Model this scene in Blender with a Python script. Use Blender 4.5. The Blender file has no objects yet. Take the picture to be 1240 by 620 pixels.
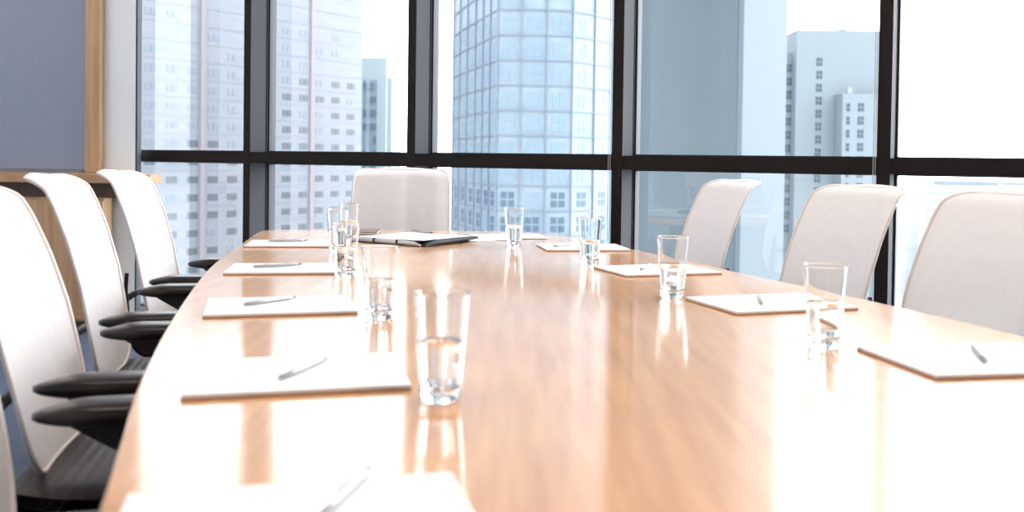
import bpy, bmesh, math, random
from mathutils import Vector, Matrix
random.seed(7)
S = bpy.context.scene
COL = S.collection
PI = math.pi

# ------------------------------------------------------------------ camera, world, lights, exposure
S.view_settings.view_transform = 'Standard'
S.view_settings.look = 'None'
S.view_settings.gamma = 1.0
S.view_settings.use_curve_mapping = False
S.view_settings.exposure = 0.0

cd = bpy.data.cameras.new('camera')
cam = bpy.data.objects.new('camera', cd)
COL.objects.link(cam)
cd.sensor_width = 36.0
cd.lens = 1150 / 1240 * 36
cd.shift_y = -92 / 1240
cd.clip_end = 3000
cd.clip_start = 0.02
cam.matrix_world = (Matrix.Translation((0, 0, 1.045)) @ Matrix.Rotation(math.radians(90 - 1.2), 4, 'X')
                    @ Matrix.Rotation(0.0135, 4, 'Z'))
cd.dof.use_dof = True
cd.dof.focus_distance = 3.7
cd.dof.aperture_fstop = 4.0
S.camera = cam
S.cycles.max_bounces = 14
S.cycles.transmission_bounces = 14
S.cycles.transparent_max_bounces = 16

SKY = 4.7
GLOW = 9.0            # brighter, hazy side of the sky, to the right
GLOW_DIR = (0.86, 0.30, 0.41)
world = bpy.data.worlds.new('overcast_sky')
S.world = world
world.use_nodes = True
wn, wl = world.node_tree.nodes, world.node_tree.links
bg = wn['Background']
tc = wn.new('ShaderNodeTexCoord')
sep = wn.new('ShaderNodeSeparateXYZ')
rampw = wn.new('ShaderNodeValToRGB')
wl.new(tc.outputs['Generated'], sep.inputs[0])
wl.new(sep.outputs['Z'], rampw.inputs[0])
rampw.color_ramp.elements[0].color = (0.97, 0.98, 1.0, 1)
rampw.color_ramp.elements[0].position = 0.0
rampw.color_ramp.elements[1].color = (0.88, 0.94, 1.0, 1)
rampw.color_ramp.elements[1].position = 0.9
wl.new(rampw.outputs[0], bg.inputs['Color'])
dotn = wn.new('ShaderNodeVectorMath'); dotn.operation = 'DOT_PRODUCT'
dotn.inputs[1].default_value = Vector(GLOW_DIR).normalized()
wl.new(tc.outputs['Generated'], dotn.inputs[0])
mr = wn.new('ShaderNodeMapRange'); mr.interpolation_type = 'SMOOTHSTEP'
mr.inputs['From Min'].default_value = 0.45
mr.inputs['From Max'].default_value = 1.0
mr.inputs['To Min'].default_value = SKY
mr.inputs['To Max'].default_value = SKY + GLOW
wl.new(dotn.outputs['Value'], mr.inputs['Value'])
wl.new(mr.outputs[0], bg.inputs['Strength'])

FILL_W = 15            # each unseen fill lamp, added under the ceiling to brighten the room
FILL_COL = (1.0, 0.87, 0.74)
FILLS = [(-3.1, 4.4), (-3.1, 2.2), (-0.6, 0.9), (1.2, 0.9), (1.0, 2.7), (1.9, -0.8)]


def area(name, loc, sx, sy, w, col):
    l = bpy.data.lights.new(name, 'AREA')
    l.shape = 'RECTANGLE'
    l.size, l.size_y = sx, sy
    l.energy = w
    l.color = col
    o = bpy.data.objects.new(name, l)
    COL.objects.link(o)
    o.location = loc
    return o


for i, (x, y) in enumerate(FILLS):
    area('ceiling_lamp', (x, y, 3.02), 1.1, 0.28, FILL_W, FILL_COL)


# ------------------------------------------------------------------ materials
def mat(name, col, rough=0.6, metal=0.0, spec=0.5, coat=0.0, coat_rough=0.1, sheen=0.0):
    m = bpy.data.materials.new(name)
    m.use_nodes = True
    b = m.node_tree.nodes['Principled BSDF']
    b.inputs['Base Color'].default_value = (*col, 1)
    b.inputs['Roughness'].default_value = rough
    b.inputs['Metallic'].default_value = metal
    b.inputs['Specular IOR Level'].default_value = spec
    b.inputs['Coat Weight'].default_value = coat
    b.inputs['Coat Roughness'].default_value = coat_rough
    return m


def nodes(m):
    return m.node_tree.nodes, m.node_tree.links, m.node_tree.nodes['Principled BSDF']


def noise_tint(m, c1, c2, scale=(1, 1, 1), nscale=5.0, detail=4, rot=(0, 0, 0), lo=0.35, hi=0.65, bump=0.0, dist=0.001):
    n, l, b = nodes(m)
    t = n.new('ShaderNodeTexCoord')
    mp = n.new('ShaderNodeMapping')
    mp.inputs['Scale'].default_value = scale
    mp.inputs['Rotation'].default_value = rot
    mp.vector_type = 'TEXTURE' if False else 'POINT'
    no = n.new('ShaderNodeTexNoise')
    no.inputs['Scale'].default_value = nscale
    no.inputs['Detail'].default_value = detail
    r = n.new('ShaderNodeValToRGB')
    r.color_ramp.elements[0].color = (*c1, 1)
    r.color_ramp.elements[1].color = (*c2, 1)
    r.color_ramp.elements[0].position = lo
    r.color_ramp.elements[1].position = hi
    l.new(t.outputs['Object'], mp.inputs[0])
    l.new(mp.outputs[0], no.inputs['Vector'])
    l.new(no.outputs['Fac'], r.inputs[0])
    l.new(r.outputs[0], b.inputs['Base Color'])
    if bump:
        bp = n.new('ShaderNodeBump')
        bp.inputs['Strength'].default_value = bump
        bp.inputs['Distance'].default_value = dist
        l.new(no.outputs['Fac'], bp.inputs['Height'])
        l.new(bp.outputs[0], b.inputs['Normal'])
    return m


M = {}
# table veneer: grain runs along the table
M['veneer'] = noise_tint(mat('veneer', (0.5, 0.28, 0.13), 0.42, coat=1.0, coat_rough=0.11),
                         (0.55, 0.245, 0.08), (0.70, 0.36, 0.13), scale=(11, 0.9, 4), nscale=4, detail=8,
                         rot=(0, 0, math.radians(22)), lo=0.3, hi=0.7)
M['oak'] = noise_tint(mat('oak', (0.45, 0.27, 0.14), 0.5), (0.40, 0.225, 0.11), (0.50, 0.30, 0.16),
                      scale=(1.5, 8, 1.5), nscale=6, detail=6)
M['oak_up'] = noise_tint(mat('oak_upright', (0.45, 0.27, 0.14), 0.5), (0.42, 0.25, 0.13), (0.54, 0.34, 0.19),
                         scale=(14, 14, 0.7), nscale=3, detail=6)
M['oak_dark'] = mat('oak_dark', (0.10, 0.05, 0.028), 0.5)  # dark wood; on the credenza apron it stands in for shade
M['bronze'] = mat('bronze_frame', (0.013, 0.009, 0.008), 0.6, spec=0.2)
M['alu_side'] = mat('mullion_side', (0.035, 0.036, 0.043), 0.7, spec=0.15)
M['gasket'] = mat('gasket', (0.012, 0.013, 0.02), 0.6)
M['paint'] = mat('wall_paint', (0.84, 0.90, 0.96), 0.8)
M['paint_ceiling'] = mat('ceiling_paint', (0.85, 0.84, 0.82), 0.9)
M['panel_fabric'] = noise_tint(mat('panel_fabric', (0.16, 0.19, 0.25), 0.95), (0.255, 0.295, 0.40), (0.275, 0.315, 0.425),
                               nscale=120, detail=2)
M['carpet'] = noise_tint(mat('carpet', (0.07, 0.08, 0.12), 0.98, spec=0.1), (0.035, 0.042, 0.065), (0.10, 0.115, 0.16),
                         nscale=160, detail=3, bump=0.6, dist=0.004)
M['black_plastic'] = mat('black_plastic', (0.010, 0.008, 0.009), 0.4, spec=0.3)
M['grey_plastic'] = mat('grey_plastic', (0.10, 0.085, 0.085), 0.5)
M['arm_pad'] = mat('arm_pad', (0.014, 0.010, 0.011), 0.28, spec=0.35)
M['chrome'] = mat('chrome', (0.75, 0.75, 0.78), 0.15, metal=1.0)
M['paper'] = mat('paper', (0.86, 0.85, 0.85), 0.7, spec=0.3)
M['card'] = mat('backing_card', (0.42, 0.22, 0.13), 0.8)
M['pen'] = mat('pen_silver', (0.42, 0.42, 0.46), 0.35, metal=0.5)
M['pen_dark'] = mat('pen_dark', (0.05, 0.05, 0.07), 0.35)
M['black_leather'] = noise_tint(mat('black_leather', (0.02, 0.02, 0.022), 0.6, spec=0.2), (0.012, 0.012, 0.014), (0.03, 0.03, 0.033),
                                nscale=200, bump=0.3)
M['ring_steel'] = mat('binder_steel', (0.62, 0.66, 0.74), 0.35, metal=0.1)
M['brown_leather'] = mat('brown_leather', (0.12, 0.05, 0.035), 0.5)
M['bead'] = mat('bead', (0.45, 0.42, 0.44), 0.4)
M['lamp_body'] = mat('lamp_body', (0.8, 0.8, 0.8), 0.5)
m = mat('lamp_diffuser', (0.9, 0.9, 0.9), 0.5)
m.node_tree.nodes['Principled BSDF'].inputs['Emission Color'].default_value = (1, 0.85, 0.72, 1)
m.node_tree.nodes['Principled BSDF'].inputs['Emission Strength'].default_value = 2.5  # glow of the added, unseen fill panels
M['lamp_diffuser'] = m

# seat leather with fine pleats
m = mat('seat_leather', (0.018, 0.012, 0.012), 0.4, spec=0.35)
n, l, b = nodes(m)
t = n.new('ShaderNodeTexCoord')
w = n.new('ShaderNodeTexWave')
w.wave_type = 'BANDS'
w.bands_direction = 'X'
w.inputs['Scale'].default_value = 14
w.inputs['Distortion'].default_value = 0.6
bp = n.new('ShaderNodeBump')
bp.inputs['Strength'].default_value = 0.15
bp.inputs['Distance'].default_value = 0.004
l.new(t.outputs['Object'], w.inputs[0])
l.new(w.outputs['Fac'], bp.inputs['Height'])
l.new(bp.outputs[0], b.inputs['Normal'])
M['seat_leather'] = m


# mesh cloth of the backrests: translucent weave with watered (moire) bands
def mesh_cloth(name, c, see):
    m = bpy.data.materials.new(name)
    m.use_nodes = True
    n, l = m.node_tree.nodes, m.node_tree.links
    n.remove(n['Principled BSDF'])
    out = n['Material Output']
    t = n.new('ShaderNodeTexCoord')
    mp = n.new('ShaderNodeMapping')
    mp.inputs['Scale'].default_value = (0.2, 1.0, 0.75)
    mp.inputs['Location'].default_value = (0, 0, -0.50)
    w = n.new('ShaderNodeTexWave')
    w.wave_type = 'RINGS'
    w.rings_direction = 'X'
    w.inputs['Scale'].default_value = 7
    w.inputs['Distortion'].default_value = 6.0
    w.inputs['Detail'].default_value = 1.0
    w.inputs['Detail Scale'].default_value = 1.2
    r = n.new('ShaderNodeMapRange')
    r.inputs['To Min'].default_value = see * 0.45
    r.inputs['To Max'].default_value = see
    d = n.new('ShaderNodeBsdfDiffuse')
    d.inputs['Color'].default_value = (*c, 1)
    tr = n.new('ShaderNodeBsdfTranslucent')
    tr.inputs['Color'].default_value = (*c, 1)
    tp = n.new('ShaderNodeBsdfTransparent')
    m1 = n.new('ShaderNodeMixShader')
    m1.inputs[0].default_value = 0.13
    m2 = n.new('ShaderNodeMixShader')
    l.new(t.outputs['Object'], mp.inputs[0])
    l.new(mp.outputs[0], w.inputs[0])
    l.new(w.outputs['Fac'], r.inputs['Value'])
    l.new(d.outputs[0], m1.inputs[1])
    l.new(tr.outputs[0], m1.inputs[2])
    l.new(r.outputs[0], m2.inputs[0])
    l.new(m1.outputs[0], m2.inputs[1])
    l.new(tp.outputs[0], m2.inputs[2])
    l.new(m2.outputs[0], out.inputs[0])
    return m


M['mesh_cloth'] = mesh_cloth('mesh_cloth', (0.74, 0.705, 0.70), 0.04)
M['frame_beige'] = mat('back_frame_beige', (0.80, 0.73, 0.71), 0.45)


def pane_material(name, tint, boost=1.0):
    m = bpy.data.materials.new(name)
    m.use_nodes = True
    n, l = m.node_tree.nodes, m.node_tree.links
    n.remove(n['Principled BSDF'])
    out = n['Material Output']
    fr = n.new('ShaderNodeFresnel')
    fr.inputs['IOR'].default_value = 1.5
    mu = n.new('ShaderNodeMath')
    mu.operation = 'MULTIPLY'
    mu.use_clamp = True
    mu.inputs[1].default_value = boost
    tp = n.new('ShaderNodeBsdfTransparent')
    tp.inputs['Color'].default_value = (*tint, 1)
    gl = n.new('ShaderNodeBsdfGlossy')
    gl.inputs['Roughness'].default_value = 0.0
    mx = n.new('ShaderNodeMixShader')
    l.new(fr.outputs[0], mu.inputs[0])
    l.new(mu.outputs[0], mx.inputs[0])
    l.new(tp.outputs[0], mx.inputs[1])
    l.new(gl.outputs[0], mx.inputs[2])
    l.new(mx.outputs[0], out.inputs[0])
    return m


M['pane'] = pane_material('window_glass', (0.95, 0.975, 0.98), 1.9)


def glass_mat(name, ior, col=(1, 1, 1)):
    m = bpy.data.materials.new(name)
    m.use_nodes = True
    n, l = m.node_tree.nodes, m.node_tree.links
    n.remove(n['Principled BSDF'])
    g = n.new('ShaderNodeBsdfGlass')
    g.inputs['IOR'].default_value = ior
    g.inputs['Roughness'].default_value = 0.0
    g.inputs['Color'].default_value = (*col, 1)
    l.new(g.outputs[0], n['Material Output'].inputs[0])
    return m


M['tumbler_glass'] = glass_mat('tumbler_glass', 1.45, (0.985, 0.99, 0.99))
M['water'] = glass_mat('water', 1.33)

# outside
M['tower_wall'] = noise_tint(mat('tower_wall', (0.27, 0.29, 0.33), 0.9), (0.185, 0.205, 0.235), (0.22, 0.228, 0.25),
                             scale=(0.05, 0.05, 1.6), nscale=1.5, detail=3)
M['tower_pink'] = mat('tower_pilaster', (0.235, 0.205, 0.22), 0.9)
M['tower_window'] = mat('tower_window', (0.095, 0.105, 0.12), 0.5, spec=0.3)
M['tower_window_pale'] = mat('tower_window_blinds', (0.175, 0.20, 0.235), 0.6, spec=0.3)  # paler window tone, mostly in the upper rows
M['curtain'] = noise_tint(mat('curtain_wall', (0.23, 0.32, 0.40), 0.5, spec=0.3), (0.14, 0.19, 0.235), (0.18, 0.225, 0.26),
                          scale=(0.12, 0.12, 0.3), nscale=1.5, detail=2)
M['curtain_bar'] = mat('curtain_bar', (0.105, 0.14, 0.185), 0.6)
M['curtain_window'] = mat('curtain_window', (0.045, 0.085, 0.125), 0.4, spec=0.3)
M['curtain_window_pale'] = mat('curtain_window_blinds', (0.135, 0.195, 0.245), 0.5, spec=0.3)  # lighter tone for windows higher up the facade
M['teal_wall'] = mat('teal_wall', (0.23, 0.275, 0.295), 0.9)
M['teal_glass'] = mat('teal_glass', (0.11, 0.17, 0.21), 0.5, spec=0.3)
M['white_tower'] = mat('white_tower_wall', (0.175, 0.205, 0.225), 0.9)
M['white_window'] = mat('white_tower_window', (0.035, 0.07, 0.09), 0.5, spec=0.3)
M['slab_dark'] = noise_tint(mat('grey_green_cladding', (0.10, 0.125, 0.125), 0.8, spec=0.2), (0.052, 0.070, 0.082), (0.062, 0.080, 0.094),
                            scale=(0.5, 0.5, 0.01), nscale=1.0, detail=3)
M['slab_light'] = mat('pale_blue_cladding', (0.072, 0.092, 0.108), 0.8, spec=0.2)  # lit side of the slab, its light put into the colour
M['ground_out'] = noise_tint(mat('city_ground', (0.5, 0.52, 0.54), 0.95), (0.42, 0.45, 0.48), (0.60, 0.60, 0.60), nscale=0.01, detail=5)
M['lowrise'] = mat('lowrise_wall', (0.42, 0.44, 0.46), 0.9)
M['leaf'] = mat('tree_leaf', (0.06, 0.13, 0.12), 0.9)
M['bark'] = mat('tree_bark', (0.08, 0.06, 0.05), 0.9)


# ------------------------------------------------------------------ helpers
def link(name, bm, m, parent=None, smooth=False, bevel=0.0, seg=2):
    me = bpy.data.meshes.new(name)
    bmesh.ops.recalc_face_normals(bm, faces=bm.faces)
    bm.to_mesh(me)
    bm.free()
    ms = m if isinstance(m, (list, tuple)) else [m]
    for k in ms:
        me.materials.append(k)
    if smooth:
        for p in me.polygons:
            p.use_smooth = True
    o = bpy.data.objects.new(name, me)
    COL.objects.link(o)
    if parent:
        o.parent = parent
    if bevel:
        md = o.modifiers.new('bevel', 'BEVEL')
        md.width = bevel
        md.segments = seg
        md.limit_method = 'ANGLE'
        md.angle_limit = math.radians(40)
    return o


def tag(o, label, cat, group=None, kind=None):
    o['label'] = label
    o['category'] = cat
    if group:
        o['group'] = group
    if kind:
        o['kind'] = kind
    return o


def empty(name, loc=(0, 0, 0), rz=0.0):
    o = bpy.data.objects.new(name, None)
    o.empty_display_size = 0.1
    COL.objects.link(o)
    o.location = loc
    o.rotation_euler = (0, 0, rz)
    return o


def copy_tree(o, parent=None):
    c = o.copy()
    COL.objects.link(c)
    c.parent = parent
    for ch in list(o.children):
        copy_tree(ch, c)
    return c


def struct(o):
    o['kind'] = 'structure'
    return o


def box(bm, x0, x1, y0, y1, z0, z1, mi=0, mtx=None):
    vs = []
    for z in (z0, z1):
        for x, y in ((x0, y0), (x1, y0), (x1, y1), (x0, y1)):
            p = Vector((x, y, z))
            if mtx:
                p = mtx @ p
            vs.append(bm.verts.new(p))
    for f in ((3, 2, 1, 0), (4, 5, 6, 7), (0, 1, 5, 4), (1, 2, 6, 5), (2, 3, 7, 6), (3, 0, 4, 7)):
        bm.faces.new([vs[i] for i in f]).material_index = mi


def prism(bm, pts, z0, z1, mi=0):
    a = [bm.verts.new((x, y, z0)) for x, y in pts]
    b = [bm.verts.new((x, y, z1)) for x, y in pts]
    n = len(pts)
    bm.faces.new(a[::-1]).material_index = mi
    bm.faces.new(b).material_index = mi
    for i in range(n):
        bm.faces.new([a[i], a[(i + 1) % n], b[(i + 1) % n], b[i]]).material_index = mi


def tube(bm, pts, rad, seg=10, closed=False, flat=(1, 1), cap=True):
    pts = [Vector(p) for p in pts]
    n = len(pts)
    rs = rad if isinstance(rad, (list, tuple)) else [rad] * n
    rings = []
    up = None
    for i, p in enumerate(pts):
        if closed:
            d = pts[(i + 1) % n] - pts[i - 1]
        else:
            d = pts[min(i + 1, n - 1)] - pts[max(i - 1, 0)]
        d.normalize()
        if up is None:
            up = Vector((0, 0, 1)) if abs(d.z) < 0.9 else Vector((0, 1, 0))
        u = (up - d * up.dot(d)).normalized()
        v = d.cross(u)
        up = u
        ring = []
        for k in range(seg):
            a = 2 * PI * k / seg
            ring.append(bm.verts.new(p + (u * math.cos(a) * flat[0] + v * math.sin(a) * flat[1]) * rs[i]))
        rings.append(ring)
    m_ = n if closed else n - 1
    for i in range(m_):
        a, b2 = rings[i], rings[(i + 1) % n]
        for k in range(seg):
            bm.faces.new([a[k], a[(k + 1) % seg], b2[(k + 1) % seg], b2[k]])
    if not closed and cap:
        bm.faces.new(rings[0][::-1])
        bm.faces.new(rings[-1])


def lathe(bm, prof, seg=40, mod=None):
    rings = []
    for (r, z) in prof:
        if r < 1e-6:
            rings.append([bm.verts.new((0, 0, z))])
            continue
        ring = []
        for k in range(seg):
            a = 2 * PI * k / seg
            rr = r * (mod(a, z) if mod else 1)
            ring.append(bm.verts.new((rr * math.cos(a), rr * math.sin(a), z)))
        rings.append(ring)
    for i in range(len(rings) - 1):
        a, b2 = rings[i], rings[i + 1]
        for k in range(seg):
            k2 = (k + 1) % seg
            if len(a) == 1 and len(b2) == 1:
                continue
            if len(a) == 1:
                bm.faces.new([a[0], b2[k2], b2[k]])
            elif len(b2) == 1:
                bm.faces.new([a[k], a[k2], b2[0]])
            else:
                bm.faces.new([a[k], a[k2], b2[k2], b2[k]])


def catmull(P, n=10, closed=True):
    out = []
    L = len(P)
    for i in range(L if closed else L - 1):
        p0, p1, p2, p3 = (P[(i - 1) % L], P[i], P[(i + 1) % L], P[(i + 2) % L])
        if not closed:
            p0 = P[max(i - 1, 0)]
            p3 = P[min(i + 2, L - 1)]
        for k in range(n):
            t_ = k / n
            out.append(tuple(0.5 * ((2 * p1[j]) + (-p0[j] + p2[j]) * t_ + (2 * p0[j] - 5 * p1[j] + 4 * p2[j] - p3[j]) * t_ ** 2
                                    + (-p0[j] + 3 * p1[j] - 3 * p2[j] + p3[j]) * t_ ** 3) for j in range(len(p1))))
    if not closed:
        out.append(tuple(P[-1]))
    return out


# ------------------------------------------------------------------ the room shell
A = Vector((0.875, -0.484, 0)).normalized()      # along the window wall, towards the camera's right
N = Vector((-A.y, A.x, 0)) * 1.0                 # outward
if N.y < 0:
    N = -N
P0 = Vector((-1.532, 5.476, 0))                  # front face of the first full mullion
BAY = 1.15
CEIL = 3.06


def wp(t, n_, z=0):
    p = P0 + A * (BAY * t) + N * n_
    return Vector((p.x, p.y, z))


WM = Matrix(((A.x, N.x, 0, P0.x), (A.y, N.y, 0, P0.y), (0, 0, 1, 0), (0, 0, 0, 1)))   # wall frame: x along, y outward
T0, T1 = -1.05, 6
c0 = wp(T0, 0)
c1 = wp(T1, 0)
room = [(-4.3, 5.70), (c0.x, 5.70), (c1.x, c1.y), (3.7, -3.2), (-4.3, -3.2)]
outer = [(-4.3, 6.3), (c0.x, 6.3), (wp(T0, .22).x, wp(T0, .22).y), (wp(T1, .22).x, wp(T1, .22).y), (c1.x, c1.y), (3.7, -3.2), (-4.3, -3.2)]

bm = bmesh.new(); prism(bm, outer, -0.12, 0.0); struct(link('floor', bm, M['carpet']))
bm = bmesh.new(); prism(bm, outer, CEIL, CEIL + 0.12); struct(link('ceiling', bm, M['paint_ceiling']))
bm = bmesh.new()
prism(bm, [(-4.3, 5.70), (-2.262, 5.70), (-2.305, 5.872), (c0.x, c0.y - .004), (wp(T0 - .01, .22).x, wp(T0 - .01, .22).y), (-4.3, 6.3)], 0, CEIL)
struct(link('wall_left', bm, M['paint']))
bm = bmesh.new()
prism(bm, [(-2.261, 5.698), (-2.252, 5.698), (-2.292, 5.868), (-2.303, 5.870)], 0, CEIL)
struct(link('trim_1', bm, M['alu_side']))
bm = bmesh.new(); box(bm, -4.42, -4.3, -3.2, 6.3, 0, CEIL); struct(link('wall_far_left', bm, M['paint']))
bm = bmesh.new(); box(bm, -4.42, 3.8, -3.32, -3.2, 0, CEIL); struct(link('wall_back', bm, M['paint']))
bm = bmesh.new()
prism(bm, [(c1.x, c1.y), (3.7, -3.2), (3.85, -3.2), (wp(T1, .22).x + .1, wp(T1, .22).y)], 0, CEIL)
struct(link('wall_right', bm, M['paint']))

# window bays: each one carries its left mullion, transom, sill and head; the last one closes the wall
MW = 0.052


def window_bay(i, ta, tb, last=False):
    bm = bmesh.new()
    xa, xb = ta * BAY, tb * BAY
    first = (i == 1)

    def mull(x, w_=MW):
        h_ = w_ / 2
        box(bm, x - h_, x + h_, 0.0, 0.006, 0, CEIL, 0)              # dark face cap
        box(bm, x - h_ + .001, x + h_ - .001, 0.006, 0.125, 0, CEIL, 1)
        box(bm, x - h_ + .006, x + h_ - .006, 0.125, 0.135, 0, CEIL, 2)
        box(bm, x - h_ + .001, x + h_ - .001, 0.135, 0.21, 0, CEIL, 1)
    mull(xa if not first else xa + 0.02, MW if not first else 0.04)
    if last:
        mull(xb - MW / 2)
    l_ = xa + MW / 2
    r_ = xb - MW / 2
    if first:
        l_ = xa + 0.04
    for z0, z1 in ((1.010, 1.072), (0.0, 0.075), (CEIL - 0.08, CEIL)):
        box(bm, l_, r_, 0.004, 0.010, z0, z1, 0)
        box(bm, l_, r_, 0.010, 0.21, z0 + .001, z1 - .001, 0)
    # slim glazing beads either side of each pane
    for z0, z1 in ((0.075, 1.010), (1.072, CEIL - 0.08)):
        for xx in (l_, r_ - 0.008):
            box(bm, xx, xx + 0.008, 0.148, 0.20, z0, z1, 2)
        box(bm, l_, r_, 0.148, 0.20, z0, z0 + .008, 1)
        box(bm, l_, r_, 0.148, 0.20, z1 - .008, z1, 2)
    o = struct(link('window_%d' % i, bm, [M['bronze'], M['alu_side'], M['gasket']]))
    o.matrix_world = WM
    for z0, z1 in ((0.083, 1.002), (1.080, CEIL - 0.088)):
        bm = bmesh.new()
        box(bm, l_ + .004, r_ - .004, 0.170, 0.176, z0, z1)
        # only the room side and outer side matter: keep one sheet so that light passes one surface
        bm.faces.ensure_lookup_table()
        keep = bm.faces[2]
        bmesh.ops.delete(bm, geom=[f for f in bm.faces if f is not keep], context='FACES')
        link('window_pane', bm, M['pane'], o)
    return o


ts = [T0, 0, 1, 2, 3, 4, 5, 6]
for i in range(len(ts) - 1):
    window_bay(i + 1, ts[i], ts[i + 1], i == len(ts) - 2)

# baseboards
bm = bmesh.new(); box(bm, -4.3, -2.27, 5.685, 5.70, 0, 0.1); struct(link('baseboard_left', bm, M['paint']))
bm = bmesh.new(); box(bm, -4.3, 3.7, -3.2, -3.185, 0, 0.1); struct(link('baseboard_back', bm, M['paint']))

# made-up panels, out of view, around the added fill lamps
proto = None
for i, (x, y) in enumerate(FILLS):
    if proto is None:
        proto = empty('ceiling_light', (x, y, CEIL))
        bm = bmesh.new()
        for a_ in ((-.6, .6, -.17, -.15), (-.6, .6, .15, .17), (-.6, -.58, -.15, .15), (.58, .6, -.15, .15)):
            box(bm, *a_, -.035, 0)
        link('fixture_frame', bm, M['lamp_body'], proto)
        bm = bmesh.new(); box(bm, -.58, .58, -.15, .15, -.02, -.006)
        link('diffuser', bm, M['lamp_diffuser'], proto)
        o = proto
    else:
        o = copy_tree(proto)
        o.location = (x, y, CEIL)
    tag(o, 'long recessed light panel in the ceiling above the room', 'ceiling light', 'ceiling light panels')

# ------------------------------------------------------------------ credenza and framed panel on the left
cr = tag(empty('credenza', (-3.2, 5.7, 0)), 'long low wooden credenza with thick overhanging top against the left wall', 'cabinet')
bm = bmesh.new()
prism(bm, [(p[0] + 3.2, p[1] - 5.7) for p in [(-4.28, 5.50), (-2.10, 5.50), (-2.10, 5.69), (-4.28, 5.69)]], 0.878, 0.933)
link('countertop', bm, M['oak'], cr, bevel=0.004)
bm = bmesh.new(); box(bm, -1.06, 0.855, -0.08, -0.018, 0.79, 0.878); link('apron', bm, M['oak_dark'], cr)  # shade under the countertop put into the apron's dark colour
bm = bmesh.new(); box(bm, -1.06, 0.81, -0.13, -0.018, 0.06, 0.79); link('cabinet_body', bm, M['oak_up'], cr, bevel=0.003)
bm = bmesh.new(); box(bm, -1.06, 0.79, -0.10, -0.018, 0.0, 0.06); link('plinth', bm, M['oak_dark'], cr)
for k in range(4):
    x0 = -1.05 + k * 0.466
    bm = bmesh.new(); box(bm, x0 + .003, x0 + .460, -0.148, -0.13, 0.075, 0.775)
    d = link('cabinet_door', bm, M['oak_up'], cr, bevel=0.002)
    bm = bmesh.new(); tube(bm, [(x0 + .42, -.165, .60), (x0 + .42, -.165, .72)], 0.005, 8)
    tube(bm, [(x0 + .42, -.165, .61), (x0 + .42, -.148, .61)], 0.004, 8)
    tube(bm, [(x0 + .42, -.165, .71), (x0 + .42, -.148, .71)], 0.004, 8)
    link('handle', bm, M['chrome'], d)

fp = tag(empty('framed_wall_panel', (-3.33, 5.675, 0.935)), 'grey-blue fabric wall panel framed in light wood above the credenza', 'wall panel')
bm = bmesh.new(); box(bm, -0.88, 0.79, -0.012, 0.022, 0.02, 2.0); link('fabric_panel', bm, M['panel_fabric'], fp)
bm = bmesh.new()
box(bm, 0.79, 0.880, -0.035, 0.025, 0.0, 2.06)
box(bm, -0.89, 0.79, -0.035, 0.025, 2.0, 2.06)
link('wood_frame', bm, M['oak_up'], fp, bevel=0.003)

# ------------------------------------------------------------------ boardroom table
edge = [(-0.13, 0.15), (-0.285, 0.60), (-0.412, 0.992), (-0.508, 1.298), (-0.631, 1.752), (-0.779, 2.37), (-0.860, 2.77),
        (-0.978, 3.513), (-1.028, 3.86), (-1.0, 3.955), (-0.90, 3.99), (-0.45, 4.045), (0.003, 4.045), (0.141, 3.962),
        (0.206, 3.885), (0.271, 3.735), (0.388, 3.41), (0.486, 3.137), (0.645, 2.628), (0.762, 2.289), (0.868, 1.942),
        (0.928, 1.70), (1.02, 1.2), (1.08, 0.6), (1.10, 0.1), (1.06, -0.35), (0.92, -0.50), (0.45, -0.54), (0.12, -0.50),
        (0.0, -0.35)]
outline = catmull(edge, 6)
tb = tag(empty('conference_table', (0.0, 1.9, 0)), 'long boat-shaped polished wood conference table set with pads and glasses', 'table')


def slab(bm, out, z0, z1, r_, cen):
    """closed slab with a rounded rim"""
    cx_, cy_ = cen
    prof = []
    K = 5
    for k in range(K + 1):
        a_ = -PI / 2 + PI * k / K
        prof.append((r_ * (1 - math.cos(a_)), (z0 + z1) / 2 + (z1 - z0) / 2 * math.sin(a_)))
    n_ = len(out)
    nor = []
    for i in range(n_):
        p, q = out[i - 1], out[(i + 1) % n_]
        d_ = Vector((q[0] - p[0], q[1] - p[1]))
        d_.normalize()
        nn = Vector((d_.y, -d_.x))
        if nn.dot(Vector((out[i][0] - cx_, out[i][1] - cy_))) < 0:
            nn = -nn
        nor.append(nn)
    rings = []
    for ins, z in prof:
        rings.append([bm.verts.new((out[i][0] - nor[i].x * ins - cx_, out[i][1] - nor[i].y * ins - cy_, z)) for i in range(n_)])
    for a_, b_ in zip(rings, rings[1:]):
        for i in range(n_):
            f = bm.faces.new([a_[i], a_[(i + 1) % n_], b_[(i + 1) % n_], b_[i]])
            f.smooth = True
    bm.faces.new(rings[0][::-1])
    bm.faces.new(rings[-1])


bm = bmesh.new()
slab(bm, outline, 0.703, 0.74, 0.006, (0.0, 1.9))
link('tabletop', bm, M['veneer'], tb)
for (cx_, cy_) in ((-0.30, 3.0), (0.33, 0.9)):
    bm = bmesh.new()
    mt = Matrix.Translation((cx_, cy_ - 1.9, 0)) @ Matrix.Rotation(math.radians(17), 4, 'Z')
    box(bm, -0.30, 0.30, -0.28, 0.28, 0.08, 0.703, mtx=mt)
    o = link('pedestal', bm, M['oak_dark'], tb, bevel=0.01)
    bm = bmesh.new()
    box(bm, -0.36, 0.36, -0.34, 0.34, 0.0, 0.08, mtx=mt)
    link('pedestal_foot', bm, M['black_plastic'], o, bevel=0.01)


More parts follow.
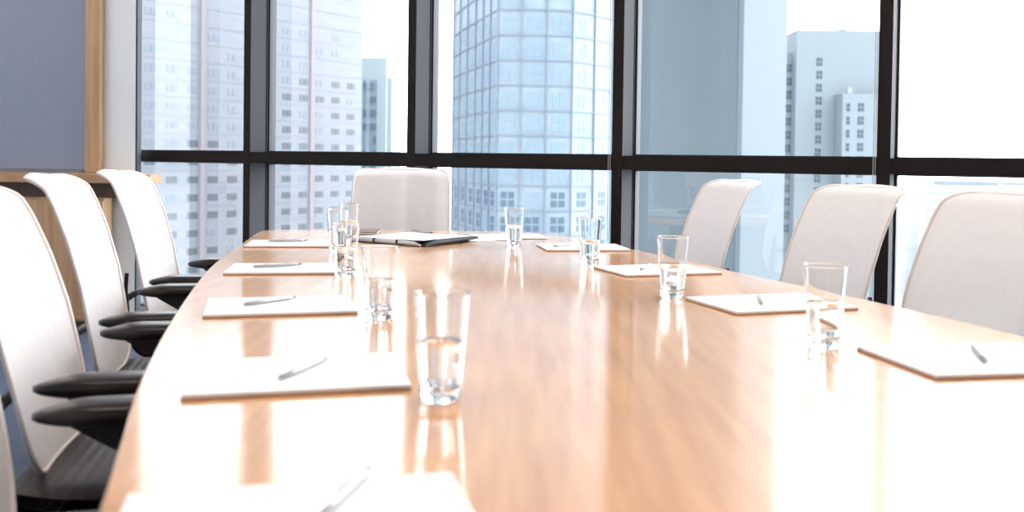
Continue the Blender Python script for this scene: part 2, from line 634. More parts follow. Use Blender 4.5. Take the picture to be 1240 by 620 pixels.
# ------------------------------------------------------------------ chairs
def back_profile(z):
    """x of the backrest surface at height z (chair faces +x)"""
    pts = [(0.46, -0.148), (0.55, -0.163), (0.65, -0.172), (0.75, -0.181), (0.85, -0.195), (0.93, -0.213), (0.970, -0.226), (0.990, -0.240), (1.002, -0.252), (1.010, -0.264)]
    if z <= pts[0][0]:
        return pts[0][1]
    for (a_, xa), (b_, xb) in zip(pts, pts[1:]):
        if z <= b_:
            return xa + (xb - xa) * (z - a_) / (b_ - a_)
    return pts[-1][1]


RECLINE = (Matrix.Translation((-0.15, 0, 0.47)) @ Matrix.Rotation(-math.radians(8), 4, 'Y')
           @ Matrix.Translation((0.15, 0, -0.47)))


def back_point(s, t_):
    """s,t in -1..1 over a rounded rectangle, t up"""
    zc, zh = 0.743, 0.265
    # arclength-ish: squeeze the curl at the top
    z = zc + zh * t_
    n_ = 12 if t_ > 0 else 5
    w_ = 0.220 - 0.006 * max(0, t_) ** 2 - 0.012 * max(0, -t_) ** 2
    f_ = (1 - min(1, abs(t_)) ** n_) ** (1 / n_) if abs(t_) < 1 else 0
    y = s * w_ * f_
    z += (0.011 * (1 - s * s) - 0.006) * max(0, t_) ** 2
    x = back_profile(z) + 0.035 * (y / 0.238) ** 2 * (1 - 0.35 * max(0, t_))
    if t_ > 0.86:
        x -= 0.020 * ((t_ - 0.86) / 0.14) ** 1.6
    q = RECLINE @ Vector((x, y, z))
    return q


def make_chair():
    root = empty('conference_chair')
    # backrest cloth
    bm = bmesh.new()
    tv = [math.sin(PI / 2 * (-1 + 2 * k / 40)) for k in range(41)]
    tv = [max(-0.99995, min(0.99995, a_)) for a_ in tv]
    sv = [-1 + 2 * k / 22 for k in range(23)]
    G = [[bm.verts.new(back_point(s, t_)) for s in sv] for t_ in tv]
    for i in range(len(tv) - 1):
        for j in range(len(sv) - 1):
            bm.faces.new([G[i][j], G[i][j + 1], G[i + 1][j + 1], G[i + 1][j]])
    link('backrest', bm, M['mesh_cloth'], root, smooth=True)
    # rim
    bm = bmesh.new()
    loop = [back_point(1, t_) for t_ in tv] + [back_point(-1, t_) for t_ in reversed(tv)]
    pts = [loop[0]]
    for p in loop[1:]:
        if (p - pts[-1]).length > 0.006:
            pts.append(p)
    if (pts[0] - pts[-1]).length < 0.006:
        pts.pop()
    tube(bm, pts, 0.0048, 8, closed=True)
    link('back_frame', bm, M['frame_beige'], root, smooth=True)
    # dark side uprights carrying the back
    bm = bmesh.new()
    for sy in (-1, 1):
        tube(bm, catmull([(-0.10, sy * 0.19, 0.42), (-0.172, sy * 0.195, 0.44), (-0.200, sy * 0.203, 0.51), (-0.214, sy * 0.200, 0.59), (-0.214, sy * 0.190, 0.68)], 6, False),
             [0.017] * 12 + [0.014] * 8 + [0.009] * 5, 8, flat=(0.7, 1.0))
    tube(bm, [(-0.10, -0.19, 0.42), (-0.10, 0.19, 0.42)], 0.016, 8)
    tube(bm, [(-0.216, -0.200, 0.60), (-0.226, 0, 0.60), (-0.216, 0.200, 0.60)], 0.010, 8)
    link('back_support', bm, M['black_plastic'], root, smooth=True)
    # seat
    bm = bmesh.new()
    nu, nv = 28, 24

    def seat_pt(u, v, top):
        n_ = 4.5
        k_ = max(abs(u), abs(v))
        if k_ > 0:
            r_ = k_ / ((abs(u) ** n_ + abs(v) ** n_) ** (1 / n_))
        else:
            r_ = 1
        x = 0.235 * u * r_
        y = (0.235 - 0.012 * u) * v * r_
        h_ = (1 - (abs(u * r_) ** 6 + abs(v * r_) ** 6) / 1.02)
        z = 0.452 + (0.03 * max(0, h_) ** 0.5 if top else -0.028 * max(0, h_) ** 0.5)
        z += 0.012 * abs(v) ** 2 * (1 if top else 0)
        z -= 0.030 * max(0, u - 0.45) ** 2 / 0.3
        return (x + 0.03, y, z)
    for top in (True, False):
        g = [[bm.verts.new(seat_pt(-1 + 2 * i / nu, -1 + 2 * j / nv, top)) for j in range(nv + 1)] for i in range(nu + 1)]
        for i in range(nu):
            for j in range(nv):
                bm.faces.new([g[i][j], g[i][j + 1], g[i + 1][j + 1], g[i + 1][j]])
    bmesh.ops.remove_doubles(bm, verts=bm.verts, dist=0.004)
    link('seat', bm, M['seat_leather'], root, smooth=True)
    bm = bmesh.new()
    box(bm, -0.15, 0.17, -0.17, 0.17, 0.385, 0.428)
    link('seat_mechanism', bm, M['black_plastic'], root, bevel=0.015)
    # arms
    for sy in (-1, 1):
        bm = bmesh.new()
        pr = []
        L_ = 26
        for i in range(L_ + 1):
            a_ = i / L_
            x = -0.13 + 0.27 * a_
            w_ = 0.042 * min(1, (a_ / 0.28) ** 0.45 if a_ > 0 else 0.0) * min(1, ((1 - a_) / 0.12) ** 0.5 if a_ < 1 else 0.0)
            w_ = max(w_, 0.003)
            hh = 0.018 * min(1, ((a_ + .02) / 0.24) ** 0.5) * min(1, ((1 - a_ + .01) / 0.10) ** 0.5)
            zc = 0.664 - 0.004 * (1 - min(1, a_ / .3))
            ring = []
            for k in range(16):
                b_ = 2 * PI * k / 16
                cs, sn = math.cos(b_), math.sin(b_)
                yy = math.copysign(abs(cs) ** 0.7, cs) * w_
                zz = math.copysign(abs(sn) ** 0.7, sn) * hh
                ring.append(bm.verts.new((x, sy * 0.25 + yy, zc + zz)))
            pr.append(ring)
        for a1, b1 in zip(pr, pr[1:]):
            for k in range(16):
                bm.faces.new([a1[k], a1[(k + 1) % 16], b1[(k + 1) % 16], b1[k]])
        bm.faces.new(pr[0]); bm.faces.new(pr[-1])
        arm = link('armrest', bm, M['arm_pad'], root, smooth=True)
        bm = bmesh.new()
        sect = [(0.09, 0.655, -0.045), (0.075, 0.60, -0.005), (0.07, 0.52, 0.02), (0.06, 0.45, 0.015), (0.055, 0.41, 0.01)]
        rg = []
        for j, (hw, z, cx_) in enumerate(sect):
            yo = sy * (0.25 if z > 0.45 else 0.225)
            hw2 = hw * (1.0 if j == 0 else 0.55)
            rg.append([bm.verts.new((cx_ - hw2 + 0.04, yo - 0.012, z)), bm.verts.new((cx_ + hw2 + 0.04, yo - 0.012, z)),
                       bm.verts.new((cx_ + hw2 + 0.04, yo + 0.012, z)), bm.verts.new((cx_ - hw2 + 0.04, yo + 0.012, z))])
        for a1, b1 in zip(rg, rg[1:]):
            for k in range(4):
                bm.faces.new([a1[k], a1[(k + 1) % 4], b1[(k + 1) % 4], b1[k]])
        bm.faces.new(rg[0]); bm.faces.new(rg[-1])
        tube(bm, [(0.05, sy * 0.225, 0.41), (0.05, sy * 0.12, 0.40)], 0.016, 8)
        link('arm_support', bm, M['black_plastic'], root, bevel=0.004)
    # lift and base
    bm = bmesh.new(); lathe(bm, [(0, .40), (.028, .40), (.028, .26), (.02, .26), (.02, .10), (.034, .10), (.034, .05), (0, .05)], 20)
    link('gas_lift', bm, M['grey_plastic'], root)
    for k in range(5):
        a_ = 2 * PI * k / 5 + 0.3
        ca, sa = math.cos(a_), math.sin(a_)
        bm = bmesh.new()
        tube(bm, [(0.02 * ca, 0.02 * sa, 0.085), (0.15 * ca, 0.15 * sa, 0.085), (0.25 * ca, 0.25 * sa, 0.065)], [0.024, 0.020, 0.014], 8)
        leg = link('base_leg', bm, M['black_plastic'], root)
        bm = bmesh.new()
        for sd in (-1, 1):
            c_ = Vector((0.255 * ca, 0.255 * sa, 0.026)) + Vector((-sa, ca, 0)) * 0.013 * sd
            tube(bm, [c_ - Vector((-sa, ca, 0)) * 0.008, c_ + Vector((-sa, ca, 0)) * 0.008], 0.0255, 16)
        link('caster', bm, M['black_plastic'], leg)
    return root


chair0 = make_chair()
# (x, y, facing degrees, extra recline degrees, label, group)
chairs = [
    (-0.703, 1.818, 11.8, 0.5, 'white mesh-back chair at left, nearest one whose arms show fully', 'chairs on the left side'),
    (-0.868, 2.442, 12, -2.5, 'white mesh-back chair, middle one of the three tall backs on the left of the table'),
    (-0.993, 3.137, 6, -2.5, 'white mesh-back chair on the left of the table, farthest, nearest the window corner'),
    (-0.507, 1.174, 15, -2, 'white mesh-back chair cut off by the left border, only the rim of its back showing'),
    (-0.498, 4.09, 271, -5, 'white mesh-back chair facing the camera at the far end of the table'),
    (0.868, 2.155, 191.8, 0, 'beige mesh-back chair on the window side, nearest one, cut by the right border'),
    (0.740, 2.75, 194, 0, 'beige mesh-back chair in the middle of the three on the window side'),
    (0.508, 3.432, 190, 0, 'beige mesh-back chair on the window side, farthest and smallest of the three'),
]
for i, c in enumerate(chairs):
    o = chair0 if i == 0 else copy_tree(chair0)
    o.location = (c[0], c[1], 0)
    o.rotation_euler = (0, 0, math.radians(c[2]))
    tag(o, c[4], 'chair', 'conference chairs around the table')
    if c[3]:
        piv = Matrix.Translation((-0.15, 0, 0.47))
        R = piv @ Matrix.Rotation(-math.radians(c[3]), 4, 'Y') @ piv.inverted()
        for ch in o.children:
            if ch.name.split('.')[0] in ('backrest', 'back_frame'):
                ch.matrix_basis = R


# ------------------------------------------------------------------ drinking glasses
def make_glass():
    root = empty('drinking_glass')
    H = 0.138

    def rr(z):
        return 0.0255 + (0.0360 - 0.0255) * (z / H)
    outp = [(0.0, 0.0), (0.021, 0.0), (0.0245, 0.002), (rr(0.012), 0.012)] + [(rr(z), z) for z in (0.014, 0.02, 0.03, 0.06, 0.09, 0.12, H - .003, H - .0012)]
    inp = [(rr(H) - 0.0006, H), (rr(H) - 0.0011, H - .0004)] + [(rr(z) - 0.0014, z) for z in (H - .0013, H - .003, 0.12, 0.09, 0.06, 0.03, 0.023, 0.021)] + [(0.018, 0.0165), (0.0, 0.0155)]
    bm = bmesh.new()
    lathe(bm, outp + inp, 64, mod=lambda a_, z: 1 + (0.035 * math.cos(8 * a_) * max(0, 1 - z / 0.016) if z < 0.0155 else 0))
    link('tumbler', bm, M['tumbler_glass'], root, smooth=True)
    bm = bmesh.new()
    prof = [(0, 0.0162), (0.0172, 0.0172), (rr(0.0215) - 0.0022, 0.0215)] + [(rr(z) - 0.0021, z) for z in (0.03, 0.045, 0.06, 0.0755)] + [(rr(.076) - .0026, 0.0760), (0, 0.0757)]
    lathe(bm, prof, 48)
    link('water', bm, M['water'], root, smooth=True)
    return root


g0 = make_glass()
TZ = 0.7402
glasses = [
    (-0.087, 1.195, 'half-full water glass nearest the camera, left of the table centre, washed out by light'),
    (-0.248, 1.80, 'half-full water glass, second nearest on the left half of the table'),
    (-0.424, 2.426, 'clear water glass in front of the portfolio on the left half of the table'),
    (-0.566, 3.09, 'water glass overlapped by the clearer glass before it, left of the portfolio'),
    (-0.597, 3.49, 'farthest water glass on the left, rim against the far white chair'),
    (0.524, 1.578, 'half-full water glass nearest on the right, overlapping the second right-hand pad'),
    (0.365, 2.138, 'half-full water glass standing before the farthest window-side chair'),
    (0.230, 2.771, 'half-full water glass on the right below the dark window post'),
    (0.009, 3.345, 'farthest water glass on the right, standing against the blue glass tower'),
]
for i, (x, y, lab) in enumerate(glasses):
    o = g0 if i == 0 else copy_tree(g0)
    o.location = (x, y, TZ)
    o.rotation_euler = (0, 0, 0.3 * i)
    tag(o, lab, 'glass', 'water glasses on the table')


# ------------------------------------------------------------------ note pads and pens
def make_pad():
    root = empty('note_pad')
    W_, D_ = 0.290, 0.214
    bm = bmesh.new(); box(bm, 0, W_, 0, D_, 0, 0.0022)
    link('backing_board', bm, M['card'], root)
    bm = bmesh.new(); box(bm, 0.0008, W_ - .0008, 0.0008, D_ - .0008, 0.0022, 0.0072)
    link('paper_sheets', bm, M['paper'], root, bevel=0.0006)
    return root


def make_pen():
    root = empty('ballpoint_pen')
    bm = bmesh.new(); tube(bm, [(-.065, 0, .0045), (-.02, 0, .0045), (.045, 0, .0045), (.058, 0, .0045)], [.0036, .0045, .0045, .0036], 12)
    link('barrel', bm, M['pen'], root, smooth=True)
    bm = bmesh.new(); tube(bm, [(.058, 0, .0045), (.072, 0, .0045)], [.0036, .0008], 12)
    link('tip', bm, M['pen_dark'], root)
    bm = bmesh.new(); box(bm, -.064, -.024, -.0012, .0012, .0095, .0107); box(bm, -.064, -.060, -.0012, .0012, .007, .0100)
    link('clip', bm, M['chrome'], root)
    return root


pd0, pn0 = make_pad(), make_pen()
PEN_ON = ['the large washed-out pad at left', 'the second nearest whole pad on the left half', 'the left-hand pad beside the glass before the portfolio',
          'the farthest left pad at the table corner', 'the pad cut off by the bottom border', 'the pad cut off by the right border',
          'the right-hand pad behind the nearest right glass', 'the right-hand pad behind the glass before the farthest chair',
          'the farthest right pad below the window post']
# front-left corner, direction degrees, pen offset (u, v, angle) on the pad
pads = [
    (-0.409, 1.174, 14.5, 'large white note pad at left, with brown front edge, nearest fully visible one', (0.155, 0.11, 60)),
    (-0.577, 1.774, 15, 'white note pad on the left half, second nearest of the fully visible ones', (0.125, 0.13, 40)),
    (-0.737, 2.427, 9, 'white note pad on the left half with pen, behind the washed-out one', (0.125, 0.12, 25)),
    (-0.895, 3.173, 8, 'farthest left white note pad, at the far corner of the table', (0.13, 0.14, 12)),
    (-0.283, 0.622, 14, 'note pad cut off by the bottom border', (0.185, 0.165, 65)),
    (0.607, 1.345, 10, 'white note pad cut off by the right border, with pen on it', (0.155, 0.12, 62)),
    (0.454, 1.895, 18, 'white note pad on the right, partly behind the nearest right-hand glass', (0.13, 0.12, 60)),
    (0.304, 2.495, 19, 'white note pad on the right behind the glass before the farthest chair', (0.12, 0.12, 50)),
    (0.120, 3.180, 8, 'farthest right white note pad, beside the glass below the window post', (0.08, 0.12, 50)),
]
for i, (x, y, a_, lab, pn) in enumerate(pads):
    o = pd0 if i == 0 else copy_tree(pd0)
    ang = math.radians(a_)
    o.location = (x, y, TZ)
    o.rotation_euler = (0, 0, ang)
    tag(o, lab, 'note pad', 'note pads around the table')
    q = pn0 if i == 0 else copy_tree(pn0)
    u, v, pa = pn
    q.location = (x + u * math.cos(ang) - v * math.sin(ang), y + u * math.sin(ang) + v * math.cos(ang), TZ + 0.0074)
    q.rotation_euler = (0, 0, ang + math.radians(pa))
    tag(q, 'slim silver pen lying on ' + PEN_ON[i], 'pen', 'pens on the note pads')

# ------------------------------------------------------------------ open portfolio, loose sheets, notebook
pf = tag(empty('portfolio', (-0.556, 3.451, TZ), math.atan2(3.288 - 3.451, -0.318 + 0.556)),
         'black leather portfolio under white papers, right cover curling up, at the far table end', 'portfolio')
# local: x along the front spine (0..0.29), y backwards (0..0.31)
def sheet(bm, rows, y0, y1, th, xs=1.0):
    top, bot = [], []
    for x, z in rows:
        top.append([bm.verts.new((x * xs, yy, z + th)) for yy in (y0, y1)])
        bot.append([bm.verts.new((x * xs, yy, z)) for yy in (y0, y1)])
    for i in range(len(rows) - 1):
        bm.faces.new([top[i][0], top[i + 1][0], top[i + 1][1], top[i][1]])
        bm.faces.new([bot[i][0], bot[i][1], bot[i + 1][1], bot[i + 1][0]])
        for k in (0, 1):
            bm.faces.new([top[i][k], bot[i][k], bot[i + 1][k], top[i + 1][k]])
    bm.faces.new([top[0][0], top[0][1], bot[0][1], bot[0][0]])
    bm.faces.new([top[-1][0], bot[-1][0], bot[-1][1], top[-1][1]])


bm = bmesh.new(); box(bm, -0.01, 0.285, 0, 0.30, 0, 0.003); link('cover_lower', bm, M['black_leather'], pf, bevel=0.001)
# right cover: its outer edge rises from the front corner to the back corner
bm = bmesh.new()
prev = None
first = None
for j in range(21):
    y = 0.31 * j / 20
    u_ = j / 20
    lo = 0.0005 + 0.011 * (u_ ** 1.6)
    hi = 0.002 + 0.0180 * min(1, (u_ / 0.22)) ** 0.6
    hi = max(hi, lo + 0.0012)
    ring = [bm.verts.new(p) for p in ((0.262, y, lo * 0.4 + .0015), (0.312, y, lo), (0.316, y, (lo + hi) / 2), (0.306, y, hi), (0.262, y, hi))]
    if prev:
        for k in range(5):
            bm.faces.new([prev[k], prev[(k + 1) % 5], ring[(k + 1) % 5], ring[k]])
    else:
        first = ring
    prev = ring
bm.faces.new(first); bm.faces.new(prev)
link('cover_upper', bm, M['black_leather'], pf)
bm = bmesh.new()
tube(bm, [(-0.005, 0.007, 0.0098), (0.20, 0.006, 0.0098), (0.262, 0.004, 0.0085), (0.292, 0.002, 0.004)], [0.0085, 0.0085, 0.0072, 0.003], 14)
link('ring_spine', bm, M['ring_steel'], pf, smooth=True)
for x in (0.07, 0.18):
    bm = bmesh.new(); box(bm, x, x + .010, -0.0030, 0.016, 0.002, 0.019); link('spine_clasp', bm, M['pen_dark'], pf, bevel=0.001)
bm = bmesh.new()
sheet(bm, [(0.0, 0.004), (0.255, 0.004)], 0.018, 0.29, 0.0145)
link('paper_stack', bm, M['paper'], pf)
# printed chart material: pale rings and bars on the page
m = mat('chart_page', (0.86, 0.86, 0.86), 0.7)
n, l, b = nodes(m)
t = n.new('ShaderNodeTexCoord'); mp = n.new('ShaderNodeMapping')
mp.inputs['Location'].default_value = (-0.15, -0.16, 0)
w = n.new('ShaderNodeTexGradient'); w.gradient_type = 'SPHERICAL'
mp2 = n.new('ShaderNodeVectorMath'); mp2.operation = 'SCALE'; mp2.inputs['Scale'].default_value = 12
r = n.new('ShaderNodeValToRGB'); r.color_ramp.interpolation = 'CONSTANT'
e = r.color_ramp.elements
e[0].position = 0; e[0].color = (0.86, 0.86, 0.87, 1)
e[1].position = 0.02; e[1].color = (0.86, 0.62, 0.66, 1)
for p_, c_ in ((0.25, (0.62, 0.80, 0.66, 1)), (0.55, (0.86, 0.86, 0.87, 1))):
    q = e.new(p_); q.color = c_
l.new(t.outputs['Object'], mp.inputs[0]); l.new(mp.outputs[0], mp2.inputs[0]); l.new(mp2.outputs[0], w.inputs[0])
l.new(w.outputs['Fac'], r.inputs[0]); l.new(r.outputs[0], b.inputs['Base Color'])
M['chart_page'] = m
bm = bmesh.new(); sheet(bm, [(-0.004, 0.0187), (0.16, 0.0190), (0.25, 0.0207), (0.30, 0.0216)], 0.006, 0.285, 0.0006)
link('chart_page', bm, M['chart_page'], pf)
q = copy_tree(pn0)
q.location = (-0.345, 3.66, TZ + 0.0205)
q.rotation_euler = (0, 0, math.radians(-48))
tag(q, 'dark slim pen lying on the papers of the black portfolio', 'pen')
del q['group']

m = mat('report_page', (0.86, 0.86, 0.87), 0.7)
n, l, b = nodes(m)
t = n.new('ShaderNodeTexCoord'); mp = n.new('ShaderNodeMapping')
mp.inputs['Scale'].default_value = (3.6, 4.8, 1)
no = n.new('ShaderNodeTexVoronoi'); no.inputs['Scale'].default_value = 2.5
r = n.new('ShaderNodeValToRGB'); r.color_ramp.interpolation = 'CONSTANT'
e = r.color_ramp.elements
e[0].position = 0; e[0].color = (0.72, 0.62, 0.72, 1)
e[1].position = 0.22; e[1].color = (0.58, 0.62, 0.78, 1)
q2 = e.new(0.30); q2.color = (0.86, 0.86, 0.87, 1)
l.new(t.outputs['Object'], mp.inputs[0]); l.new(mp.outputs[0], no.inputs['Vector']); l.new(no.outputs['Distance'], r.inputs[0])
l.new(r.outputs[0], b.inputs['Base Color'])
M['report_page'] = m
for k, (x, y, a_, lab) in enumerate([(-0.235, 3.60, 26, 'printed sheet lying under the right cover of the portfolio'),
                                    (-0.145, 3.655, 22, 'loose printed sheet to the right of the portfolio, left of the farthest right glass'),
                                    (-0.02, 3.76, 12, 'loose sheet nearest the far table edge, behind the farthest right glass')]):
    bm = bmesh.new(); box(bm, -0.13, 0.15, -0.10, 0.10, 0, 0.0008)
    o = link('printed_sheet', bm, M['report_page'])
    o.location = (x, y, TZ + 0.0004 + 0.0009 * k) if k else (x, y, TZ + 0.0001)
    o.rotation_euler = (0, 0, math.radians(a_))
    tag(o, lab, 'paper sheet', 'loose sheets by the portfolio')
nb = tag(empty('notebook', (-0.66, 3.76, TZ), math.radians(5)), 'thin brown notebook left of the portfolio, behind the glasses', 'notebook')
bm = bmesh.new(); box(bm, 0, 0.13, 0, 0.17, 0, 0.002); box(bm, 0, 0.13, 0, 0.17, 0.010, 0.012); box(bm, 0, .002, 0, 0.17, .002, .010)
link('notebook_cover', bm, M['brown_leather'], nb)
bm = bmesh.new(); box(bm, 0.0025, 0.127, 0.003, 0.167, 0.002, 0.010); link('notebook_pages', bm, M['paper'], nb)

# ------------------------------------------------------------------ bead chains of the blinds
for k, (t_, lab) in enumerate([(2, 'beaded blind cord hanging on the window post left of the grey-green facade'),
                               (3, 'beaded blind cord hanging on the window post between the right-hand chairs')]):
    bm = bmesh.new()
    x = t_ * BAY - MW / 2 - 0.007
    for s_ in (-0.005, 0.005):
        zz = 0.35 + (0.003 if s_ > 0 else 0)
        while zz < CEIL - 0.01:
            mt = WM @ Matrix.Translation((x + s_ * .7, -0.012 + s_ * 0.6, zz))
            bmesh.ops.create_icosphere(bm, subdivisions=1, radius=0.0030, matrix=mt)
            zz += 0.0085
        tube(bm, [WM @ Vector((x + s_ * .7, -0.012 + s_ * .6, 0.35)), WM @ Vector((x + s_ * .7, -0.012 + s_ * .6, CEIL))], 0.0008, 5)
    o = link('blind_chain', bm, M['bead'])
    tag(o, lab, 'blind cord', 'blind cords at the windows')

# ------------------------------------------------------------------ the city outside
GZ = -60.0
bm = bmesh.new(); box(bm, -900, 1200, 20, 2600, GZ - 1, GZ)
struct(link('ground', bm, M['ground_out']))


def oriented(p, ang):
    return Matrix.Translation((p[0], p[1], 0)) @ Matrix.Rotation(ang, 4, 'Z')


def window_parts(root, cells, mesh_of, limit=100, name='window'):
    """cells: (priority, matrix, key). the largest get objects, the rest one stuff part"""
    cells.sort(key=lambda c_: c_[0])
    for pr_, mt, key in cells[:limit]:
        o = bpy.data.objects.new(name, mesh_of[key])
        COL.objects.link(o)
        o.parent = root
        o.matrix_basis = mt
    rest = cells[limit:]
    if rest:
        bm = bmesh.new()
        keys = sorted(set(c_[2] for c_ in rest))
        mats = []
        for ki, key in enumerate(keys):
            me = mesh_of[key]
            base = len(mats)
            mats += list(me.materials)
            for pr_, mt, k2 in rest:
                if k2 != key:
                    continue
                v0 = len(bm.verts)
                vs = [bm.verts.new(mt @ v.co) for v in me.vertices]
                for p in me.polygons:
                    bm.faces.new([vs[i] for i in p.vertices]).material_index = base + p.material_index
        o = link('more_windows', bm, mats, root)
        o['kind'] = 'stuff'


def window_mesh(name, w_, h_, glass, bar=None, nx=1, nz=1, depth=0.25, bw=0.12):
    bm = bmesh.new()
    if bar is None:
        box(bm, -w_ / 2, w_ / 2, -depth, 0.05, 0, h_)
        ms = [glass]
    else:
        pw, ph = (w_ - bw * (nx - 1)) / nx, (h_ - bw * (nz - 1)) / nz
        for i in range(nx):
            for j in range(nz):
                x0 = -w_ / 2 + i * (pw + bw)
                z0 = j * (ph + bw)
                box(bm, x0, x0 + pw, -depth, 0.05, z0, z0 + ph, 0)
        ms = [glass]
    me = bpy.data.meshes.new(name)
    bmesh.ops.recalc_face_normals(bm, faces=bm.faces)
    bm.to_mesh(me)
    bm.free()
    for k in ms:
        me.materials.append(k)
    return me


# pale concrete tower on the left
ang = math.atan2(3.22, 2.43)
orig = (-52.0, 165.0)
STEP = math.hypot(2.43, 3.22)
tw = tag(empty('concrete_tower', (orig[0], orig[1], GZ), ang), 'tall pale grey office tower with rows of small windows behind the left panes', 'building')
zoff = -GZ
bm = bmesh.new(); box(bm, -9 * STEP, 8.75 * STEP, 0, 34, 0, zoff + 34); link('facade', bm, M['tower_wall'], tw)
for tt in (-0.55, 5.5):
    bm = bmesh.new(); box(bm, (tt - .12) * STEP, (tt + .12) * STEP, -0.35, 0, 0, zoff + 34); link('pilaster', bm, M['tower_pink'], tw)
for r_ in range(-6, 14):
    z = -3.6 + 3.07 * r_ + zoff
    bm = bmesh.new(); box(bm, -9 * STEP, 8.75 * STEP, -0.06, 0, z - 0.85, z - 0.68)
    link('floor_band', bm, M['tower_wall'], tw)
mesh_of = {'d': window_mesh('window_dark', 2.05, 1.15, M['tower_window'], True, 2, 1, 0.06),
           'p': window_mesh('window_pale', 2.05, 1.15, M['tower_window_pale'], True, 2, 1, 0.06)}
cells = []
for c_ in range(-5, 9):
    for r_ in range(-5, 10):
        z = -3.6 + 3.07 * r_ + zoff
        mt = Matrix.Translation((c_ * STEP, 0, z))
        vis = abs(r_ - 0.5) + (0 if -4 <= c_ <= 8 else 20) + random.random() * .1
        dark = (r_ <= 2 and random.random() < 0.80) or (r_ <= 6 and c_ >= 2 and random.random() < 0.7)
        if r_ > 6 and random.random() < 0.3:
            continue
        cells.append((vis, mt, 'd' if dark else 'p'))
window_parts(tw, cells, mesh_of)

# narrow teal tower
te = tag(empty('teal_tower', (-32.4, 220, GZ)), 'narrow pale teal high-rise just right of the pale grey tower', 'building')
bm = bmesh.new(); box(bm, -9, 3.05, 0, 20, 0, zoff + 24.3); link('facade', bm, M['teal_wall'], te)
bm = bmesh.new(); box(bm, 3.05, 4.1, 2, 20, 0, zoff + 19.9); link('side_wing', bm, M['teal_wall'], te)
for x0, x1 in ((-2.35, -1.5), (-0.7, 0.9)):
    bm = bmesh.new(); box(bm, x0, x1, -0.15, 0, 0, zoff + 19.1); link('glass_strip', bm, M['teal_glass'], te)
mesh_of = {'w': window_mesh('teal_window', 0.8, 1.6, M['curtain_window'], None, depth=.25)}
cells = []
for r_ in range(0, 16):
    for x in (-1.9, -0.25, 0.5):
        if random.random() < .75:
            cells.append((r_, Matrix.Translation((x, -0.1, zoff + 16.8 - 3.1 * r_)), 'w'))
window_parts(te, cells, mesh_of)

# blue glass tower, curved on its left side
gl_pts = [(-9.55, 153.0), (-8.15, 146.6), (-6.75, 141.2), (-5.35, 136.4), (-4.15, 132.0), (-3.05, 128.2), (-2.13, 125.0),
          (0.98, 124.6), (4.35, 124.7), (7.75, 125.4), (10.9, 128.6), (13.9, 132.8), (16.6, 136.5)]
gt = tag(empty('glass_tower', (0, 130, GZ)), 'tall light blue glass office tower with a curved gridded facade in the middle', 'building')
bm = bmesh.new()
prism(bm, [(x, y - 130) for x, y in gl_pts] + [(14, 40), (-6, 42)], 0, zoff + 62)
link('curtain_wall', bm, M['curtain'], gt)
mesh_w = {}
cells = []
FL = 3.29
ZL = 17.45
for i in range(len(gl_pts) - 1):
    a_, b_ = Vector((*gl_pts[i], 0)), Vector((*gl_pts[i + 1], 0))
    d_ = b_ - a_
    L_ = d_.length
    mt = Matrix.Translation((a_.x, a_.y - 130, 0)) @ Matrix.Rotation(math.atan2(d_.y, d_.x), 4, 'Z')
    bm = bmesh.new(); box(bm, -0.10, 0.10, -0.24, 0.0, 0, zoff + 62, mtx=mt)
    link('vertical_bar', bm, M['curtain_bar'], gt)
    nwin = 1
    key = 'w%d' % i
    wd = min(L_ * 0.56, 1.9)
    mesh_w[key + 'd'] = window_mesh('curtain_window', wd, 1.95, M['curtain_window'], True, 2, 2, 0.05, 0.22)
    mesh_w[key + 'p'] = window_mesh('curtain_window', wd, 1.95, M['curtain_window_pale'], True, 2, 2, 0.05, 0.22)
    for r_ in range(-3, 9):
        z = ZL - FL * (8 - r_) + 0.35 + zoff
        k2 = 'd' if (r_ <= 1 and random.random() < 0.85) else 'p'
        cells.append((abs(r_ - 2) + random.random() * .01, mt @ Matrix.Translation((L_ / 2, 0, z + .15)), key + k2))
cells = [c_ for c_ in cells if c_[1].translation.z - zoff > -14]
for k in range(-9, 22):
    z = ZL - FL * k + zoff
    if z < 0 or z > zoff + 62:
        continue
    bm = bmesh.new()
    for i in range(len(gl_pts) - 1):
        a_, b_ = Vector((*gl_pts[i], 0)), Vector((*gl_pts[i + 1], 0))
        d_ = b_ - a_
        mt = Matrix.Translation((a_.x, a_.y - 130, 0)) @ Matrix.Rotation(math.atan2(d_.y, d_.x), 4, 'Z')
        box(bm, 0, d_.length, -0.18, 0, z - 0.085, z + 0.085, mtx=mt)
    link('floor_bar', bm, M['curtain_bar'], gt)
window_parts(gt, cells, mesh_w)

# grey-green slab close by
gs = tag(empty('grey_green_slab', (14.13, 60, GZ)), 'blank grey-green building face with a pale blue side, close outside the fourth window bay', 'building')
bm = bmesh.new()
prism(bm, [(-6.9, 0), (0, 0), (0, 0.4), (7.7, 18), (1.5, 18)], 0, zoff + 60)
link('front_face', bm, M['slab_dark'], gs)
bm = bmesh.new()
prism(bm, [(0.02, 0.0), (0.35, 0.0), (8.25, 18), (7.75, 18)], 0, zoff + 60)
link('side_cladding', bm, M['slab_light'], gs)  # side painted paler as if lit

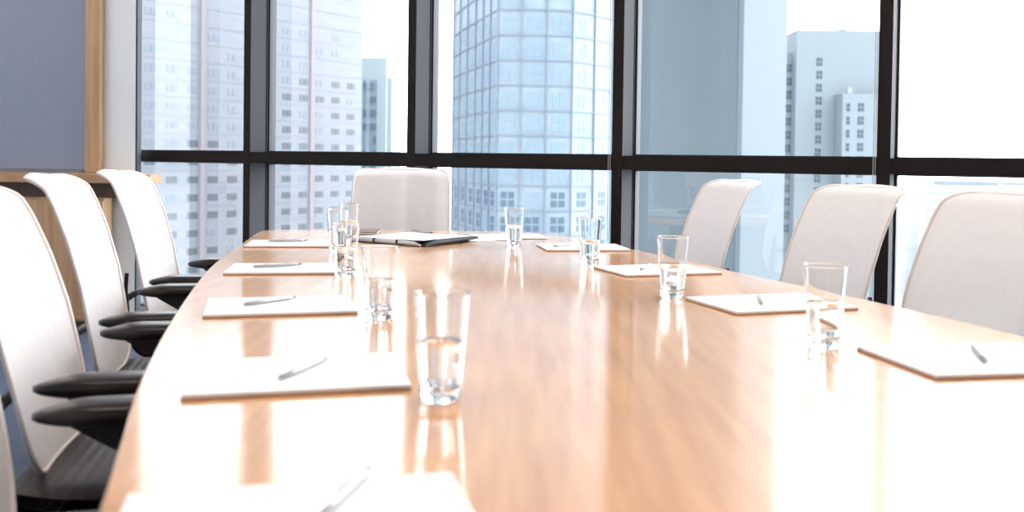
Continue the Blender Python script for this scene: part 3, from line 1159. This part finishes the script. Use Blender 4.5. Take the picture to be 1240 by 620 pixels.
# white stepped tower on the right
wt = tag(empty('white_tower', (67, 200, GZ)), 'stepped pale high-rise with columns of small dark windows, right of the blank face', 'building')
bm = bmesh.new(); box(bm, -7.55, 10.5, 0, 22, 0, zoff + 29.2); link('main_block', bm, M['white_tower'], wt)
bm = bmesh.new(); box(bm, -14, -7.55, 3, 22, 0, zoff + 24.8); link('side_block', bm, M['white_tower'], wt)
bm = bmesh.new(); box(bm, 0.6, 10.8, -5, 0, 0, zoff + 15.6); link('front_block', bm, M['white_tower'], wt)
bm = bmesh.new()
box(bm, 3, 4.2, 4, 8, zoff + 29.2, zoff + 30.1); box(bm, 6, 9, 6, 10, zoff + 29.2, zoff + 29.9)
link('roof_plant', bm, M['white_tower'], wt)
bm = bmesh.new()
box(bm, 1.9, 2.9, -4, -3, zoff + 15.6, zoff + 17.0); box(bm, 8.4, 9.2, -4, -3, zoff + 15.6, zoff + 16.9)
link('roof_vent', bm, M['teal_wall'], wt)
mesh_of = {'a': window_mesh('sash_window', 1.25, 1.7, M['white_window'], True, 2, 2, .06, .16),
           'b': window_mesh('slit_window', 0.7, 1.6, M['white_window'], True, 1, 2, .06, .16)}
cells = []
for r_ in range(13):
    cells.append((r_, Matrix.Translation((-2.75, 0, zoff + 21.7 - 2.72 * r_)), 'a'))
    cells.append((r_, Matrix.Translation((-8.3, 3, zoff + 20.6 - 2.85 * r_)), 'a'))
    cells.append((r_, Matrix.Translation((-11, 3, zoff + 20.6 - 2.85 * r_)), 'a'))
for r_ in range(11):
    z = zoff + 12.0 - 2.72 * r_
    cells.append((r_, Matrix.Translation((1.75, -5, z)), 'b'))
    cells.append((r_, Matrix.Translation((4.35, -5, z)), 'a'))
    cells.append((r_, Matrix.Translation((8.6, -5, z)), 'a'))
window_parts(wt, cells, mesh_of)

# low blocks far below on the right
lows = [(150, 420, 44, 26, 46), (215, 430, 60, 30, 52), (300, 520, 70, 40, 50), (112, 330, 16, 14, 33), (250, 300, 40, 24, 30), (330, 380, 60, 30, 42)]
llab = ['pale low block far below, seen through the right-hand pane just past the window post',
        'pale wide low block far below beyond the nearest right chair',
        'farthest pale low block below the right-hand pane',
        'small pale block far below, right of the last window post',
        'low pale block far below near the right border',
        'long low pale block far below at the right border']
for (x, y, w_, d_, h_), lab in zip(lows, llab):
    o = tag(empty('low_building', (x, y, GZ)), lab, 'building', 'low buildings far below')
    bm = bmesh.new(); box(bm, -w_ / 2, w_ / 2, 0, d_, 0, h_); link('walls', bm, M['lowrise'], o)
    bm = bmesh.new(); box(bm, -w_ / 4, w_ / 6, d_ * .3, d_ * .7, h_, h_ + 2.2); link('roof_plant', bm, M['white_tower'], o)
    bm = bmesh.new()
    for k in range(4):
        box(bm, -w_ / 2 + 2, w_ / 2 - 2, -0.2, 0, h_ - 4 - 4 * k, h_ - 2.2 - 4 * k)
    link('window_band', bm, M['teal_wall'], o)
for k, (x, y, s_) in enumerate([(196, 484, 1.0), (203, 490, 0.8), (212, 486, 0.9)]):
    o = tag(empty('tree', (x, y, GZ)), 'small dark tree far below, seen between the last post and the right-hand chair', 'tree', 'trees far below')
    bm = bmesh.new(); tube(bm, [(0, 0, 0), (0, 0, 3 * s_)], 0.3, 6); link('trunk', bm, M['bark'], o)
    bm = bmesh.new()
    for j in range(9):
        mt = Matrix.Translation((random.uniform(-2, 2) * s_, random.uniform(-2, 2) * s_, (3.5 + random.uniform(0, 3)) * s_))
        bmesh.ops.create_icosphere(bm, subdivisions=2, radius=1.7 * s_, matrix=mt)
    link('crown', bm, M['leaf'], o)
